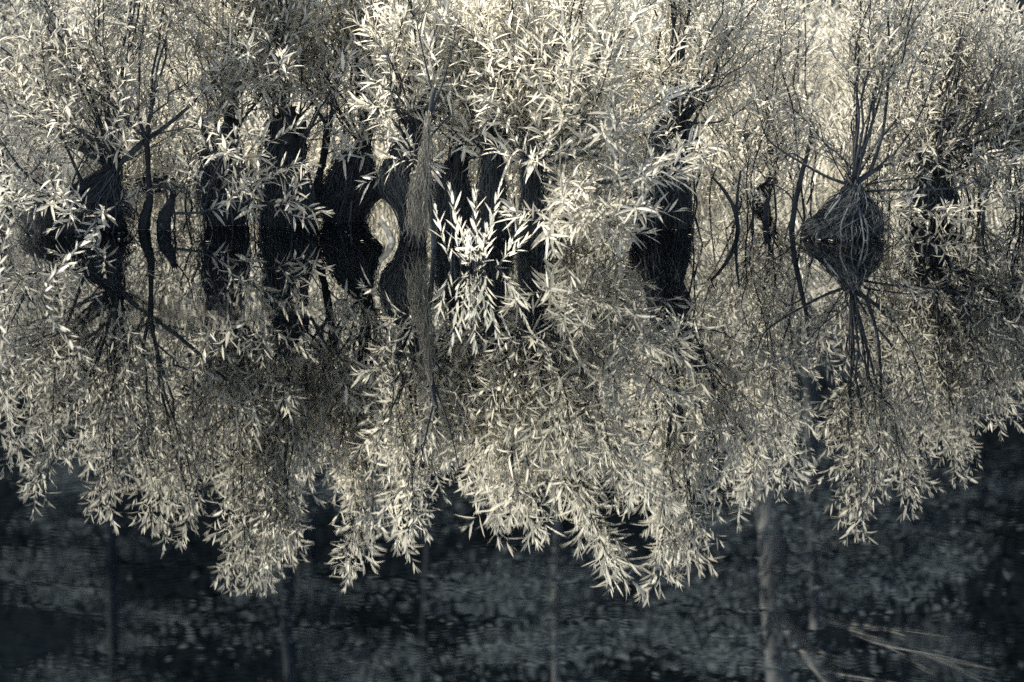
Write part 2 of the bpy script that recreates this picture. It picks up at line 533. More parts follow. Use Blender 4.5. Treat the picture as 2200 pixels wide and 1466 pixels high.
def willow(name, label, rows, rods=(), leaf=.11, ratio=.15, mat=None, spread=None, n=0, roots=160, depth=.75, group="willow stumps standing in the pond", limbs=(), Dj=.45, rough=.1, bare=.36, hlow=.45, base_y=None, horn=(), cat="willow stump", gap=.043, peaks=()):
    mat = mat or M_LEAF
    y0 = rows[0][0]
    D = wd(y0)
    b = at((rows[0][1] + rows[0][2]) / 2, y0, D)
    root = thing(name, (b[0], b[1], 0), label, cat, group)
    mb, V = stump_mesh(rows, D, depth, rough=rough, core=.80 if roots > 60 else 1.0)
    if roots > 60 and name == "willow_stump":
        for k in range(rng.integers(2, 5)):
            q = V[-1, rng.integers(V.shape[1])] * .6 + V[-1].mean(0) * .4
            e = np.array([rng.normal(0, .025), rng.normal(0, .02), rng.uniform(.04, .12)])
            w_ = np.ptp(V[-1, :, 0]) * rng.uniform(.16, .3)
            tube(mb, smooth_path([q - e * .5, q + e * .4 + rng.normal(0, .008, 3), q + e], 3), w_, w_ * rng.uniform(.3, .7), 8, .3)
    for h in horn:                                           # broken spurs on top of the stump
        tube(mb, smooth_path(px_path(h[:-1], D), 3), h[-1], h[-1] * .45, 8, .25)
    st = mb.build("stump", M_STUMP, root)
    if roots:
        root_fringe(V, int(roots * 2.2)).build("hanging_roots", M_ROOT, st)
    STUMPS.append((b[0], b[1], np.ptp(V[0, :, 0]) / 2))
    top = V[-1].mean(0)
    wtop = max(.02, V[-1, :, 0].ptp() if hasattr(V, 'ptp') else np.ptp(V[-1, :, 0])) * .5
    for pts, r0, opts in limbs:                              # stems traced from the photograph at their real distance
        o = dict(leaf=leaf, ratio=ratio, mat=mat, bare=bare); dd = opts.get("dd", 0)
        o.update({k: v for k, v in opts.items() if k != "dd"})
        rod(root, px_path(pts, D, dd), r0, **o)
    if spread:
        n = max(3, int(n * .9))
        xs = np.linspace(spread[0], spread[1], n) + rng.normal(0, (spread[1] - spread[0]) / n * .35, n)
        hs = [rng.uniform(hlow, 1.0) for _ in xs]
        hs[::3] = [rng.uniform(.9, 1.0) for _ in hs[::3]]
        for x, h in zip(xs, hs):
            Dt = D + rng.uniform(-.5 * Dj, Dj)
            T = at(x, 490, Dt); T[2] = max(top[2] + .3, top_z(x, Dt) * h)
            S = top + np.array([rng.uniform(-1, 1) * wtop, rng.uniform(-.4, .4) * wtop, -.03])
            rod(root, rod_path(S, T, 9, .05), rng.uniform(.0035, .0085), leaf, ratio, mat, bare, gap)
    if spread and roots:
        for k in range(6):                                   # short leafy shoots low on the stump
            a = rng.uniform(0, 6.28)
            T = top + np.array([rng.uniform(.12, .42) * math.cos(a), rng.uniform(.1, .3) * math.sin(a), rng.uniform(.0, .38)])
            S = V[int((V.shape[0] - 1) * rng.uniform(.75, 1)), rng.integers(V.shape[1])] * .8 + top * .2
            rod(root, rod_path(S, T, 6, .03), .0035, leaf * .95, ratio, mat, .2, .04, (.08, .2))
    for x, y in [(px_ + rng.normal(0, 14), py_ - k * rng.uniform(0, 60)) for px_, py_ in peaks for k in (0, 1, 1)]:
        y -= 22
        Dt = D + rng.uniform(-.2, .1)
        T = at(x, 490, Dt); T[2] = -at(x, y, Dt)[2]
        rod(root, rod_path(top, T), .007, leaf, ratio, mat, .4, gap, twig_len=(.10, .24))
    return root


WG = "willow stumps standing in the pond"
willow("willow_stump", "low broad leaning willow stump at the far left, a thick limb rising to the right",
       [(492, 40, 275), (450, 60, 270), (420, 115, 264), (385, 180, 262), (352, 228, 262)], leaf=.088, ratio=.19, spread=(-160, 330), n=20, roots=220,
       limbs=[([(245, 365), (300, 312), (345, 280), (400, 235), (470, 165), (482, 120), (500, 0)], .015, dict(bare=.5)),
              ([(120, 420), (60, 380), (20, 330), (-30, 250)], .009, dict(bare=.2, dd=-.3)),
              ([(180, 400), (140, 310), (100, 200), (90, 60)], .009, dict(bare=.25, dd=-.2)),
              ([(210, 420), (170, 440), (120, 430), (70, 445)], .006, dict(bare=.2, dd=-.35)),
              ([(215, 430), (240, 445), (200, 455), (130, 458)], .005, dict(bare=.2, dd=-.3)),
              ([(160, 440), (110, 420), (60, 430), (10, 440)], .006, dict(bare=.2, dd=-.4)),
              ([(245, 370), (235, 320), (180, 290), (120, 230)], .007, dict(bare=.2, dd=-.4))], peaks=[(215, 1135), (345, 1180), (50, 1090)])
willow("forked_willow", "slim bare-based willow trunk forking low into a Y, left of the small stub",
       [(494, 291, 316), (470, 300, 322), (435, 313, 329), (390, 314, 326), (340, 312, 322), (296, 308, 319)], leaf=.085, ratio=.18, roots=0, rough=.05,
       spread=(120, 480), n=4, bare=.42, cat="willow tree",
       limbs=[([(313, 300), (296, 240), (300, 170), (300, 100), (315, 30), (320, -80)], .009, {}),
              ([(313, 300), (255, 240), (190, 190), (120, 130), (60, 60)], .006, dict(bare=.5)),
              ([(315, 302), (350, 285), (420, 270), (460, 240)], .004, dict(bare=.6))], peaks=[(430, 1160)])
willow("willow_stub", "short leaning willow stub with one low branch arching right over the water",
       [(496, 335, 365), (470, 340, 366), (445, 352, 374), (424, 366, 377)], leaf=.095, ratio=.18, roots=20, rough=.08, cat="willow stub",
       limbs=[([(362, 458), (430, 457), (480, 437), (540, 398), (600, 362), (665, 348)], .007, dict(bare=.2, dd=-.25, twig_len=(.1, .22), mat=M_LEAF)),
              ([(480, 437), (500, 380), (540, 320), (570, 290)], .004, dict(bare=.1, dd=-.3, mat=M_LEAF)),
              ([(440, 455), (450, 400), (480, 340), (490, 310)], .004, dict(bare=.15, dd=-.3, mat=M_LEAF)),
              ([(500, 428), (560, 430), (600, 440), (640, 430)], .004, dict(bare=.1, dd=-.3, mat=M_LEAF)),
              ([(372, 430), (400, 390), (410, 340), (420, 300)], .004, dict(bare=.3))])
willow("willow_stump", "dark willow stump with a broken spur, behind the low leafy arching branch",
       [(482, 448, 530), (430, 432, 532), (380, 426, 536), (335, 432, 522), (300, 452, 512), (270, 480, 510)], leaf=.092, ratio=.18, spread=(340, 680), n=15, roots=190,
       horn=[[(446, 330), (440, 290), (433, 255), .018], [(497, 300), (500, 275), (503, 255), .02]], peaks=[(500, 1285), (545, 1290), (600, 1230)])
willow("willow_stump", "tall dark willow stump with two horn-like spurs, left of the leaning trunk",
       [(484, 548, 662), (420, 560, 666), (360, 560, 662), (318, 566, 655), (288, 574, 650)], leaf=.10, ratio=.17, spread=(480, 830), n=15, roots=220, mat=M_LEAF_LIT,
       horn=[[(582, 310), (578, 285), (570, 258), .022], [(648, 310), (652, 280), (653, 250), .02]], peaks=[(560, 1240), (620, 1200)],
       limbs=[([(600, 320), (575, 230), (540, 170), (500, 130)], .007, dict(bare=.6)), ([(655, 300), (690, 230), (720, 180), (735, 100)], .008, dict(bare=.55))])
willow("leaning_willow", "slender dark trunk leaning right, between the horned stump and the fringed stump",
       [(478, 665, 685), (440, 664, 682), (400, 672, 690), (360, 682, 698), (320, 692, 706), (268, 697, 713)], leaf=.09, ratio=.18, roots=0, rough=.05,
       spread=(600, 800), n=6, bare=.45, cat="willow tree",
       limbs=[([(704, 330), (720, 325), (740, 335), (760, 320)], .004, dict(bare=.1, dd=-.3, mat=M_LEAF_LIT, twig_len=(.06, .12)))])
willow("willow_stump", "wide root-fringed willow stump, left half of the pair that forms an arch",
       [(474, 700, 778), (445, 690, 788), (422, 690, 812), (385, 698, 814), (348, 718, 806), (325, 742, 796), (302, 764, 792)], leaf=.095, ratio=.17, spread=(620, 950), n=14, roots=420, mat=M_LEAF_LIT,
       limbs=[([(778, 310), (775, 250), (765, 170), (760, 60)], .008, dict(bare=.5)), ([(782, 310), (820, 250), (850, 180), (880, 90)], .008, dict(bare=.5)),
              ([(775, 310), (730, 260), (700, 210), (640, 150)], .006, dict(bare=.5))], peaks=[(740, 1265), (800, 1180)])
willow("willow_stump", "overhanging root-fringed stump leaning left, right half of the arch pair",
       [(502, 870, 908), (458, 860, 908), (430, 834, 906), (400, 816, 906), (362, 818, 904), (320, 844, 904), (285, 872, 906)], leaf=.10, ratio=.17, spread=(760, 1100), n=13, roots=420, mat=M_LEAF_LIT,
       limbs=[([(880, 300), (850, 270), (820, 255), (790, 200)], .006, dict(bare=.6)), ([(893, 295), (905, 230), (930, 170), (960, 60)], .008, dict(bare=.5)),
              ([(885, 300), (840, 310), (835, 350), (822, 380)], .004, dict(bare=.9, twig_gap=.2))], peaks=[(880, 1195)])
willow("willow_stump", "low dark stump with combed hanging roots, left of the pale gap behind the white-leaved shrub",
       [(500, 946, 1012), (430, 938, 1012), (385, 936, 1010), (350, 956, 1004)], leaf=.12, ratio=.15, spread=(880, 1160), n=11, roots=260, mat=M_LEAF_LIT, gap=.05, peaks=[(1070, 1185)])
willow("willow_stump", "narrow dark stump flaring at its foot, half hidden by the white-leaved shrub",
       [(512, 1036, 1106), (450, 1034, 1092), (390, 1030, 1086), (325, 1040, 1074)], leaf=.13, ratio=.15, spread=(960, 1300), n=11, roots=190, mat=M_LEAF_LIT, gap=.05, peaks=[(1150, 1185)])
willow("willow_bush", "big bushy willow with long pale leaves down to the water, on a narrow dark stump",
       [(522, 1116, 1178), (450, 1118, 1172), (390, 1118, 1166), (342, 1126, 1156)], leaf=.128, ratio=.135, spread=(1020, 1480), n=16, roots=130, mat=M_LEAF_LIT, gap=.055, bare=.2, hlow=.4,
       cat="willow bush",
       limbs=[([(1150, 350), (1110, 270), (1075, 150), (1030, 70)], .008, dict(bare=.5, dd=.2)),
              ([(1160, 380), (1200, 400), (1240, 450), (1260, 480)], .006, dict(bare=.1, dd=-.4, mat=M_LEAF)),  # low limbs use the darker leaf tone in place of shade
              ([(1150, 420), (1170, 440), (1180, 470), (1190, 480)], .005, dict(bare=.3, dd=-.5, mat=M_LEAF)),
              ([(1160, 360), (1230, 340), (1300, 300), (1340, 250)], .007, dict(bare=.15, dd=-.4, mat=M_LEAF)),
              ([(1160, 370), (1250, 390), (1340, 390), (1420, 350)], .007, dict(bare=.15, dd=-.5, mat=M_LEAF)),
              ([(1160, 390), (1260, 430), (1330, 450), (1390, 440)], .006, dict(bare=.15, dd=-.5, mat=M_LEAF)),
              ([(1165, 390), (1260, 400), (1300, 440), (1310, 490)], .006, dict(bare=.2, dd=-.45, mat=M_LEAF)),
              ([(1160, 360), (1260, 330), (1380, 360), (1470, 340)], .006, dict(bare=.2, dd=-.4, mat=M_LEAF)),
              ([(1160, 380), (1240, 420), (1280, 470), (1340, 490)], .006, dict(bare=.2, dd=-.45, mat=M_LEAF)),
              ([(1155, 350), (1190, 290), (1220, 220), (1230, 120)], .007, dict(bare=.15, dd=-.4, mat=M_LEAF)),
              ([(1155, 350), (1240, 280), (1290, 200), (1320, 90)], .007, dict(bare=.15, dd=-.3))], peaks=[(1260, 1130), (1340, 1275)])
willow("willow_stump", "tallest dark shaggy stump, at the right edge of the long-leaved bush",
       [(488, 1372, 1482), (430, 1366, 1478), (380, 1382, 1470), (340, 1392, 1478), (310, 1402, 1486), (282, 1404, 1490), (252, 1424, 1474)], leaf=.10, ratio=.16, spread=(1280, 1700), n=16, roots=380, mat=M_LEAF_LIT,
       horn=[[(1440, 270), (1438, 220), (1435, 165), .016], [(1470, 270), (1478, 245), (1492, 225), .018]],
       limbs=[([(1470, 262), (1520, 265), (1565, 255), (1620, 215)], .006, dict(bare=.75, twig_gap=.1)), ([(1475, 260), (1530, 180), (1560, 90), (1600, 0)], .008, dict(bare=.5)),
              ([(1480, 280), (1520, 210), (1545, 120), (1555, 60)], .006, dict(bare=.5)),
              ([(1390, 360), (1440, 340), (1470, 310), (1500, 330)], .004, dict(bare=.2, dd=-.3))], peaks=[(1440, 1290), (1510, 1245)])
willow("root_mound", "dome-shaped root mound with pale spreading limbs, standing alone on the right",
       [(508, 1729, 1901), (490, 1736, 1897), (465, 1756, 1886), (440, 1777, 1874), (420, 1794, 1864), (405, 1808, 1857), (393, 1820, 1850)], leaf=.085, ratio=.17, spread=(1790, 2060), n=5, roots=420, depth=.85, bare=.45,
       limbs=[([(1828, 402), (1865, 376), (1900, 356), (1940, 346)], .016, dict(bare=.95, twig_gap=.5)),
              ([(1868, 374), (1893, 300), (1905, 220), (1911, 100), (1905, 0), (1900, -90)], .010, dict(bare=.45)),
              ([(1840, 402), (1780, 382), (1722, 350), (1662, 312), (1640, 280), (1620, 200)], .008, dict(bare=.7)),
              ([(1832, 395), (1834, 300), (1836, 170), (1838, 60)], .004, dict(bare=.5)),
              ([(1838, 398), (1930, 320), (1985, 230), (2020, 120)], .006, dict(bare=.4)),
              ([(1860, 397), (1920, 387), (1990, 381)], .005, dict(bare=.97, twig_gap=.5)),
              ([(1860, 412), (1930, 408), (2050, 405), (2110, 382), (2185, 345)], .006, dict(bare=.6, dd=-.2, twig_gap=.1)),
              ([(1838, 402), (1872, 428), (1915, 431), (1952, 418)], .005, dict(bare=.96, dd=-.15, twig_gap=.5))], peaks=[(1860, 1175), (1990, 1125)])
willow("willow_stump", "blocky dark stump under drooping twigs at the far right",
       [(472, 1958, 2052), (430, 1956, 2046), (395, 1964, 2042), (380, 1970, 2036)], leaf=.082, ratio=.17, spread=(1960, 2420), n=20, roots=230, bare=.3,
       horn=[[(2025, 395), (2030, 330), (2036, 262), .02]],
       limbs=[([(2035, 322), (2090, 312), (2150, 295), (2230, 268)], .009, dict(bare=.4)), ([(2036, 290), (2060, 220), (2040, 120), (2030, 20)], .007, dict(bare=.3)),
              ([(1990, 420), (1960, 440), (1975, 460), (1940, 470)], .004, dict(bare=.2, dd=-.4)), ([(2010, 430), (2020, 455), (2040, 465)], .004, dict(bare=.2, dd=-.4)),
              ([(2036, 320), (2090, 380), (2140, 420), (2190, 430)], .005, dict(bare=.2, dd=-.2)), ([(2036, 300), (2120, 340), (2180, 330), (2240, 380)], .005, dict(bare=.2, dd=-.3))],
       peaks=[(2080, 1060), (2160, 940)])
willow("willow_stump", "small tilted dark stump far back on the littered shore, behind the forked snag",
       [(436, 1610, 1642), (415, 1622, 1654), (395, 1642, 1664), (376, 1654, 1667)], leaf=.085, ratio=.17, spread=(1580, 1720), n=4, roots=40, hlow=.4, bare=.2)


# ------------------------------------------------------------------ hanging-root post, snags, log
def snag(name, label, cat, polylines, y0, mat=M_BARK, group=None):
    D = wd(y0)
    b = at(polylines[0][0][0][0], y0, D)
    root = thing(name, (b[0], b[1], 0), label, cat, group)
    for i, (pts, r0, r1) in enumerate(polylines):
        mb = MB()
        P = px_path(pts, D)
        if i == 0: P[0, 2] = -.1
        tube(mb, smooth_path(P, 5), r0, r1, 9, .12)
        mb.build("trunk" if i == 0 else "branch", mat, root, True)
    return root


D8 = wd(534)
b = at(915, 534, D8)
post = thing("dead_post", (b[0], b[1], 0), "thin dead stem draped with a long pale curtain of stringy roots", "dead stem")
mb = MB()
P8 = px_path([(935, 534), (928, 470), (915, 380), (912, 320), (922, 260), (932, 190)], D8); P8[0, 2] = -.1
tube(mb, smooth_path(P8, 5), .012, .010, 8, .15)
for pts in ([(925, 250), (960, 150), (985, 40)], [(920, 300), (960, 255), (975, 250)], [(930, 200), (910, 120), (890, 20)]):
    tube(mb, smooth_path(px_path(pts, D8), 4), .005, .002, 6)
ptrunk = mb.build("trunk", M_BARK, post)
mb = MB()
for _ in range(260):
    y0 = rng.uniform(235, 440)
    wid = np.interp(y0, [230, 330, 365, 440], [4, 9, 22, 26])
    x0 = 915 - np.interp(y0, [230, 340, 380], [-8, 4, 12]) + rng.uniform(-1, .55) * wid
    y1 = min(y0 + rng.uniform(60, 190), rng.uniform(480, 538))
    y1 = max(y1, y0 + 50)
    sw = rng.normal(0, 12) + (904 - x0) * .25
    n = 11
    ph, ph2, am, fr = rng.uniform(0, 6), rng.uniform(0, 6), rng.uniform(1, 5.5), rng.uniform(5, 13)
    dj = rng.normal(0, .025)
    pts = [at(x0 + sw * a + am * math.sin(a * fr + ph) + rng.normal(0, 1.2), y0 + (y1 - y0) * a, D8 - .02 + dj + .008 * math.sin(a * fr + ph2)) for a in np.linspace(0, 1, n)]
    tube(mb, smooth_path(np.array(pts), 2), rng.uniform(.0009, .0019), .0006, 3)
tag(mb.build("hanging_roots", M_ROOT_LIT, ptrunk), "pale sunlit curtain of stringy roots")

snag("forked_snag", "bare forked snag leaning left out of the open water right of the tall stump", "snag",
     [([(1591, 492), (1580, 458), (1557, 412), (1530, 380)], .012, .005), ([(1582, 462), (1585, 410), (1592, 366)], .008, .004), ([(1530, 382), (1540, 360)], .004, .002)], 492)
snag("leaning_pole", "tall bare pole leaning right, left of the root mound", "dead pole",
     [([(1696, 494), (1708, 440), (1724, 370), (1738, 315), (1746, 262)], .013, .008), ([(1730, 345), (1700, 330), (1680, 345)], .004, .002)], 494)
snag("broken_stake", "short broken stake on the littered shore, between snag and leaning pole", "stake",
     [([(1640, 474), (1645, 450), (1652, 424)], .013, .010)], 474)
snag("slim_stick", "thin dark stick standing in the water at the far right", "stick",
     [([(2113, 484), (2113, 455), (2120, 415), (2127, 384)], .008, .006), ([(2115, 440), (2135, 400), (2150, 350)], .003, .002)], 484)
snag("curved_stick", "thin curved stick just left of the slim stick at the far right", "stick",
     [([(2066, 482), (2064, 440), (2050, 400), (2040, 340)], .005, .003)], 482)
snag("tiny_stick", "tiny stick poking up beside the forked snag", "stick",
     [([(1612, 489), (1616, 472)], .005, .003)], 489)
snag("tilted_twig", "thin twig slanting down to the water against the root mound", "twig",
     [([(1748, 452), (1700, 425), (1660, 395), (1630, 368)], .004, .002), ([(1733, 440), (1748, 400), (1742, 380)], .004, .002)], 478)

# pale-tipped log under the arch
Dl = wd(520)
a = at(818, 474, Dl + .05); c = at(858, 524, Dl - .05); c[2] = -.05
mb = MB()
tube(mb, smooth_path([a, a * .65 + c * .35 + np.array([.004, 0, .004]), a * .3 + c * .7 + np.array([-.003, 0, .002]), c], 5), .013, .015, 10, .2)
M_LOG = bark_mat("weathered log", (.03, .032, .032), (.16, .155, .14), (50, 50, 12), .6)
tag(mb.build("log", M_LOG, None, True), "short weathered log slanting out of the water under the arch of roots", "log")

# ------------------------------------------------------------------ front shoots
def shoot_clump(name, label, cat, shoots, y0, leaf, ratio, mat, spacing=.03):
    D = wd(y0)
    b = at(shoots[0][0][0][0], y0, D)
    root = thing(name, (b[0], b[1], 0), label, cat)
    for pts, dd in shoots:
        mb, lf = MB(), MB()
        P = px_path(pts, D, dd)
        P = smooth_path(P, 4)
        tube(mb, P, .0035, .0012, 5)
        leafy(lf, P, leaf, ratio, spacing, .08, droop=-.02, angs=(42, 32, 8))
        st = mb.build("stem", M_BARK, root)
        lf.build("leaves", mat, st)
    return root


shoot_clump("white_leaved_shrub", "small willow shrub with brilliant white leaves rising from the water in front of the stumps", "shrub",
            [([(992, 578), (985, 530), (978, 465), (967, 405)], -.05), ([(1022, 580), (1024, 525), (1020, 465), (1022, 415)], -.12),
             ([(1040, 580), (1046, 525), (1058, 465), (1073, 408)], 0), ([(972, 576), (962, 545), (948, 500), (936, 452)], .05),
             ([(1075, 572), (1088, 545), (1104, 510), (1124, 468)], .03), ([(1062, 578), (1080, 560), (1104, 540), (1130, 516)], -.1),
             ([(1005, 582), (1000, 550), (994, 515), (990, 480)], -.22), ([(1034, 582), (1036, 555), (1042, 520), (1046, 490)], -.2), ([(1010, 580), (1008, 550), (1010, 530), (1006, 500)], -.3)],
            574, .080, .2, M_LEAF_FRONT_LIT, .0145)
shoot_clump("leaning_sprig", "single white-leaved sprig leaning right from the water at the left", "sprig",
            [([(88, 640), (110, 600), (140, 565), (170, 530), (200, 508)], -.1)], 640, .070, .22, M_LEAF_FRONT_LIT, .018)
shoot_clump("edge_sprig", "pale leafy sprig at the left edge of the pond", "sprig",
            [([(-15, 640), (-5, 580), (5, 530), (22, 480)], -.1), ([(-20, 640), (-15, 560), (-8, 470), (5, 380)], 0)], 640, .068, .2, M_LEAF_LIT, .022)

# ------------------------------------------------------------------ bushes on the far bank
def make_bush(H, Rr, nst, leaf, ratio, mat, gap=.07, label="", seedname="willow_bush", group="willow bushes on the far bank"):
    root = thing(seedname, (0, 0, 0), label, "bush", group)
    mb, lf = MB(), MB()
    for i in range(nst):
        a = rng.uniform(0, 6.28); r = Rr * math.sqrt(rng.uniform(0.02, 1))
        T = np.array([r * math.cos(a), r * math.sin(a), H * rng.uniform(.55, 1) * (1 - .25 * (r / Rr) ** 2)])
        S = np.array([r * .15 * math.cos(a), r * .15 * math.sin(a), -.05])
        p = rod_path(S, T, 8, .03)
        tube(mb, p, .007, .0016, 4)
        n = int(np.linalg.norm(T - S) / gap)
        for f in rng.uniform(.15, .98, n):
            k = f * 7; i0 = min(6, int(k)); q = p[i0] + (p[i0 + 1] - p[i0]) * (k - i0)
            T_ = unit(p[i0 + 1] - p[i0]); o = rand_perp(T_)
            an = R(rng.uniform(30, 65))
            tp = twig_path(q, T_ * math.cos(an) + o * math.sin(an), rng.uniform(.12, .3), .25, 4)
            tube(mb, tp, .002, .0008, 3)
            leafy(lf, tp, leaf, ratio, .024, .1)
        leafy(lf, p[5:], leaf, ratio, .024, .1)
    st = mb.build("stems", M_BARK, root)
    lf.build("foliage", mat, root)
    return root


BUSHL = "pale narrow-leaved willow bush on the far bank behind the stumps"
protos = [make_bush(1.05, .75, 22, .11, .16, M_LEAF_LIT, label=BUSHL), make_bush(.9, .7, 20, .10, .17, M_LEAF_LIT, label=BUSHL), make_bush(1.1, .8, 22, .09, .18, M_LEAF, label=BUSHL)]
spots = [(-3.6, 14.4, 2, 1.1), (-2.6, 14.7, 2, .95), (-1.7, 14.9, 0, .8), (-.9, 14.7, 1, .9), (-.1, 14.6, 0, 1.05), (.5, 14.5, 0, 1.1), (1.15, 14.9, 0, .85), (1.75, 15.1, 1, .8), (2.25, 14.8, 1, .85),
         (2.9, 14.4, 2, .95), (3.7, 14.5, 2, 1.0), (-.6, 16.2, 0, 1.1), (.2, 16.0, 0, 1.1), (.9, 16.2, 1, 1.1), (1.6, 16.6, 0, .95)]
used = set()
for x, y, k, s in spots:
    o = protos[k] if k not in used else copy_tree(protos[k])
    used.add(k)
    o.location = (x, y, float(ground_z(np.array(x), np.array(y))) - .02)
    o.rotation_euler = (0, 0, rng.uniform(0, 6.28))
    o.scale = (s, s, s)

# airy many-stemmed willows standing in the shallows between and behind the stumps
def thicket(px, D, half, n, leaf, ratio, mat, label):
    b = at(px, 490, D)
    z0 = float(ground_z(np.array(b[0]), np.array(D)))
    root = thing("willow_shrub", (b[0], D, max(z0, -.05)), label, "shrub", "many-stemmed willow shrubs between the stumps")
    for i in range(n):
        x = px + rng.uniform(-1, 1) * half; Dt = D + rng.uniform(-.3, .3)
        T = at(x, 490, Dt); T[2] = top_z(x, Dt) * rng.uniform(.5, 1.0)
        S = np.array([b[0] + rng.normal(0, .10), D + rng.normal(0, .08), max(z0, -.05) - .03])
        rod(root, rod_path(S, T, 9, .06), rng.uniform(.003, .006), leaf, ratio, mat, .09, .056)


for px, D, half, n, leaf, mat, w in [(40, 12.9, 170, 8, .08, M_LEAF, "at the far left edge"), (230, 13.0, 170, 9, .08, M_LEAF, "behind the forked trunk and the leaning stump"), (400, 12.8, 150, 8, .085, M_LEAF, "in the bright gap right of the forked trunk"),
                                     (690, 12.9, 150, 8, .085, M_LEAF_LIT, "behind the slender leaning trunk"), (1010, 12.7, 160, 9, .105, M_LEAF_LIT, "behind the white-leaved shrub"), (1210, 12.8, 150, 9, .12, M_LEAF_LIT, "behind the big long-leaved bush"),
                                     (1350, 12.7, 140, 8, .11, M_LEAF_LIT, "just left of the tallest shaggy stump"), (1540, 13.0, 150, 6, .085, M_LEAF_LIT, "behind the forked snag"), (1700, 13.2, 60, 3, .08, M_LEAF_LIT, "far behind the leaning pole"),
                                     (1880, 12.7, 70, 8, .08, M_LEAF, "directly behind the root mound"), (1980, 12.6, 80, 8, .08, M_LEAF, "between the root mound and the blocky stump"), (1650, 12.5, 80, 7, .08, M_LEAF_LIT, "just left of the leaning pole"), (2080, 12.8, 150, 9, .078, M_LEAF, "behind the slim stick at the far right"), (2230, 12.5, 130, 8, .078, M_LEAF, "at the far right edge")]:
    thicket(px, D, half, n, leaf, .17, mat, "airy many-stemmed willow shrub " + w)

# ------------------------------------------------------------------ sedge and grass on the bank (stuff)
def grass(n, x0, x1, y0, y1, h, mat, clumps):
    mb = MB()
    cx = rng.uniform(x0, x1, clumps); cy = rng.uniform(y0, y1, clumps)
    ci = rng.integers(clumps, size=n)
    x = cx[ci] + rng.normal(0, .08, n); y = cy[ci] + rng.normal(0, .08, n)
    z = np.maximum(ground_z(x, y), -.02)
    L = rng.uniform(*h, n)
    az = rng.uniform(0, 6.28, n); lean = rng.uniform(.05, .45, n)
    d = np.stack([np.cos(az) * lean, np.sin(az) * lean, np.ones(n)], axis=1)
    up = np.stack([np.cos(az + 1.57), np.sin(az + 1.57), np.zeros(n)], axis=1)
    W = rng.uniform(.006, .014, n)
    d = unit(d)
    ns = 6
    t = np.linspace(0, 1, ns)
    out = np.stack([np.cos(az), np.sin(az), np.zeros(n)], axis=1)
    bend = rng.uniform(.1, .7, n)
    ctr = np.stack([x, y, z], axis=1)[:, None, :] + d[:, None, :] * (L[:, None] * t)[..., None] + out[:, None, :] * (L * bend)[:, None, None] * (t ** 2.2)[None, :, None] - np.array([0, 0, 1.])[None, None] * (L * bend * .45)[:, None, None] * (t ** 2.5)[None, :, None]
    w = (W[:, None] * (1 - t ** 2 * .95)[None, :])[..., None] * .5
    V = np.stack([ctr + up[:, None, :] * w, ctr - up[:, None, :] * w], axis=2).reshape(-1, 3)
    base = (np.arange(n) * ns * 2)[:, None]
    r = np.arange(ns - 1)[None, :] * 2
    q = np.stack([base + r, base + r + 1, base + r + 3, base + r + 2], axis=-1).reshape(-1, 4)
    mb.add(V, [q])
    return mb


mb = grass(9000, -4.5, 4.5, 13.5, 15.2, (.2, .6), M_GRASS, 330)
g2 = grass(3500, -.9, 2.6, 15.2, 17.2, (.2, .6), M_GRASS, 110)
mb.add(g2.v[0], g2.f)
tag(mb.build("grass", M_GRASS), "tall pale sedge and grass growing along the far bank", "grass", kind="stuff")

# floating litter
mb = MB()
x = np.concatenate([rng.uniform(.6, 2.8, 2600), rng.uniform(-3, 3, 1600)])
y = np.concatenate([12.2 + rng.beta(2, 1.4, 2600) * 1.8, 11.3 + rng.beta(3, 1.5, 1600) * 2.4])
for sx, sy, sr in STUMPS:
    k = 40
    a_ = rng.uniform(0, 6.28, k); q_ = sr * (1.05 + rng.exponential(.22, k))
    x = np.concatenate([x, sx + q_ * np.cos(a_)]); y = np.concatenate([y, sy + q_ * np.sin(a_) * .85])
n = len(x)
az = rng.uniform(0, 6.28, n)
L = rng.uniform(.006, .03, n) * rng.uniform(.5, 1, n)
leaves(mb, np.stack([x, y, np.full(n, .004)], axis=1), np.stack([np.cos(az), np.sin(az), np.zeros(n)], axis=1), np.tile([0, 0, 1.], (n, 1)), L, L * rng.uniform(.25, .6, n), 0.0, .15)
tag(mb.build("floating_litter", M_LITTER), "pale leaf litter and duckweed floating between the stumps", "leaf litter", kind="stuff")

# ------------------------------------------------------------------ wood behind the thicket
def fleaves(mb, ctr, n, size, spread, flat=.35):
    "small four-cornered leaves scattered through one spray of foliage"
    pos = ctr + rng.normal(0, 1, (n, 3)) * np.asarray(spread)
    az = rng.uniform(0, 6.28, n)
    d = unit(np.stack([np.cos(az), np.sin(az), rng.normal(-.15, flat, n)], axis=1))
    up = unit(np.array([0, 0, 1.]) + rng.normal(0, .5, (n, 3)))
    sd = unit(np.cross(d, up))
    L = (size * rng.uniform(.6, 1.3, n))[:, None]
    V = np.stack([pos, pos + d * L * .45 + sd * L * .24, pos + d * L, pos + d * L * .45 - sd * L * .24], axis=1).reshape(-1, 3)
    mb.add(V, [np.arange(n * 4).reshape(n, 4)])


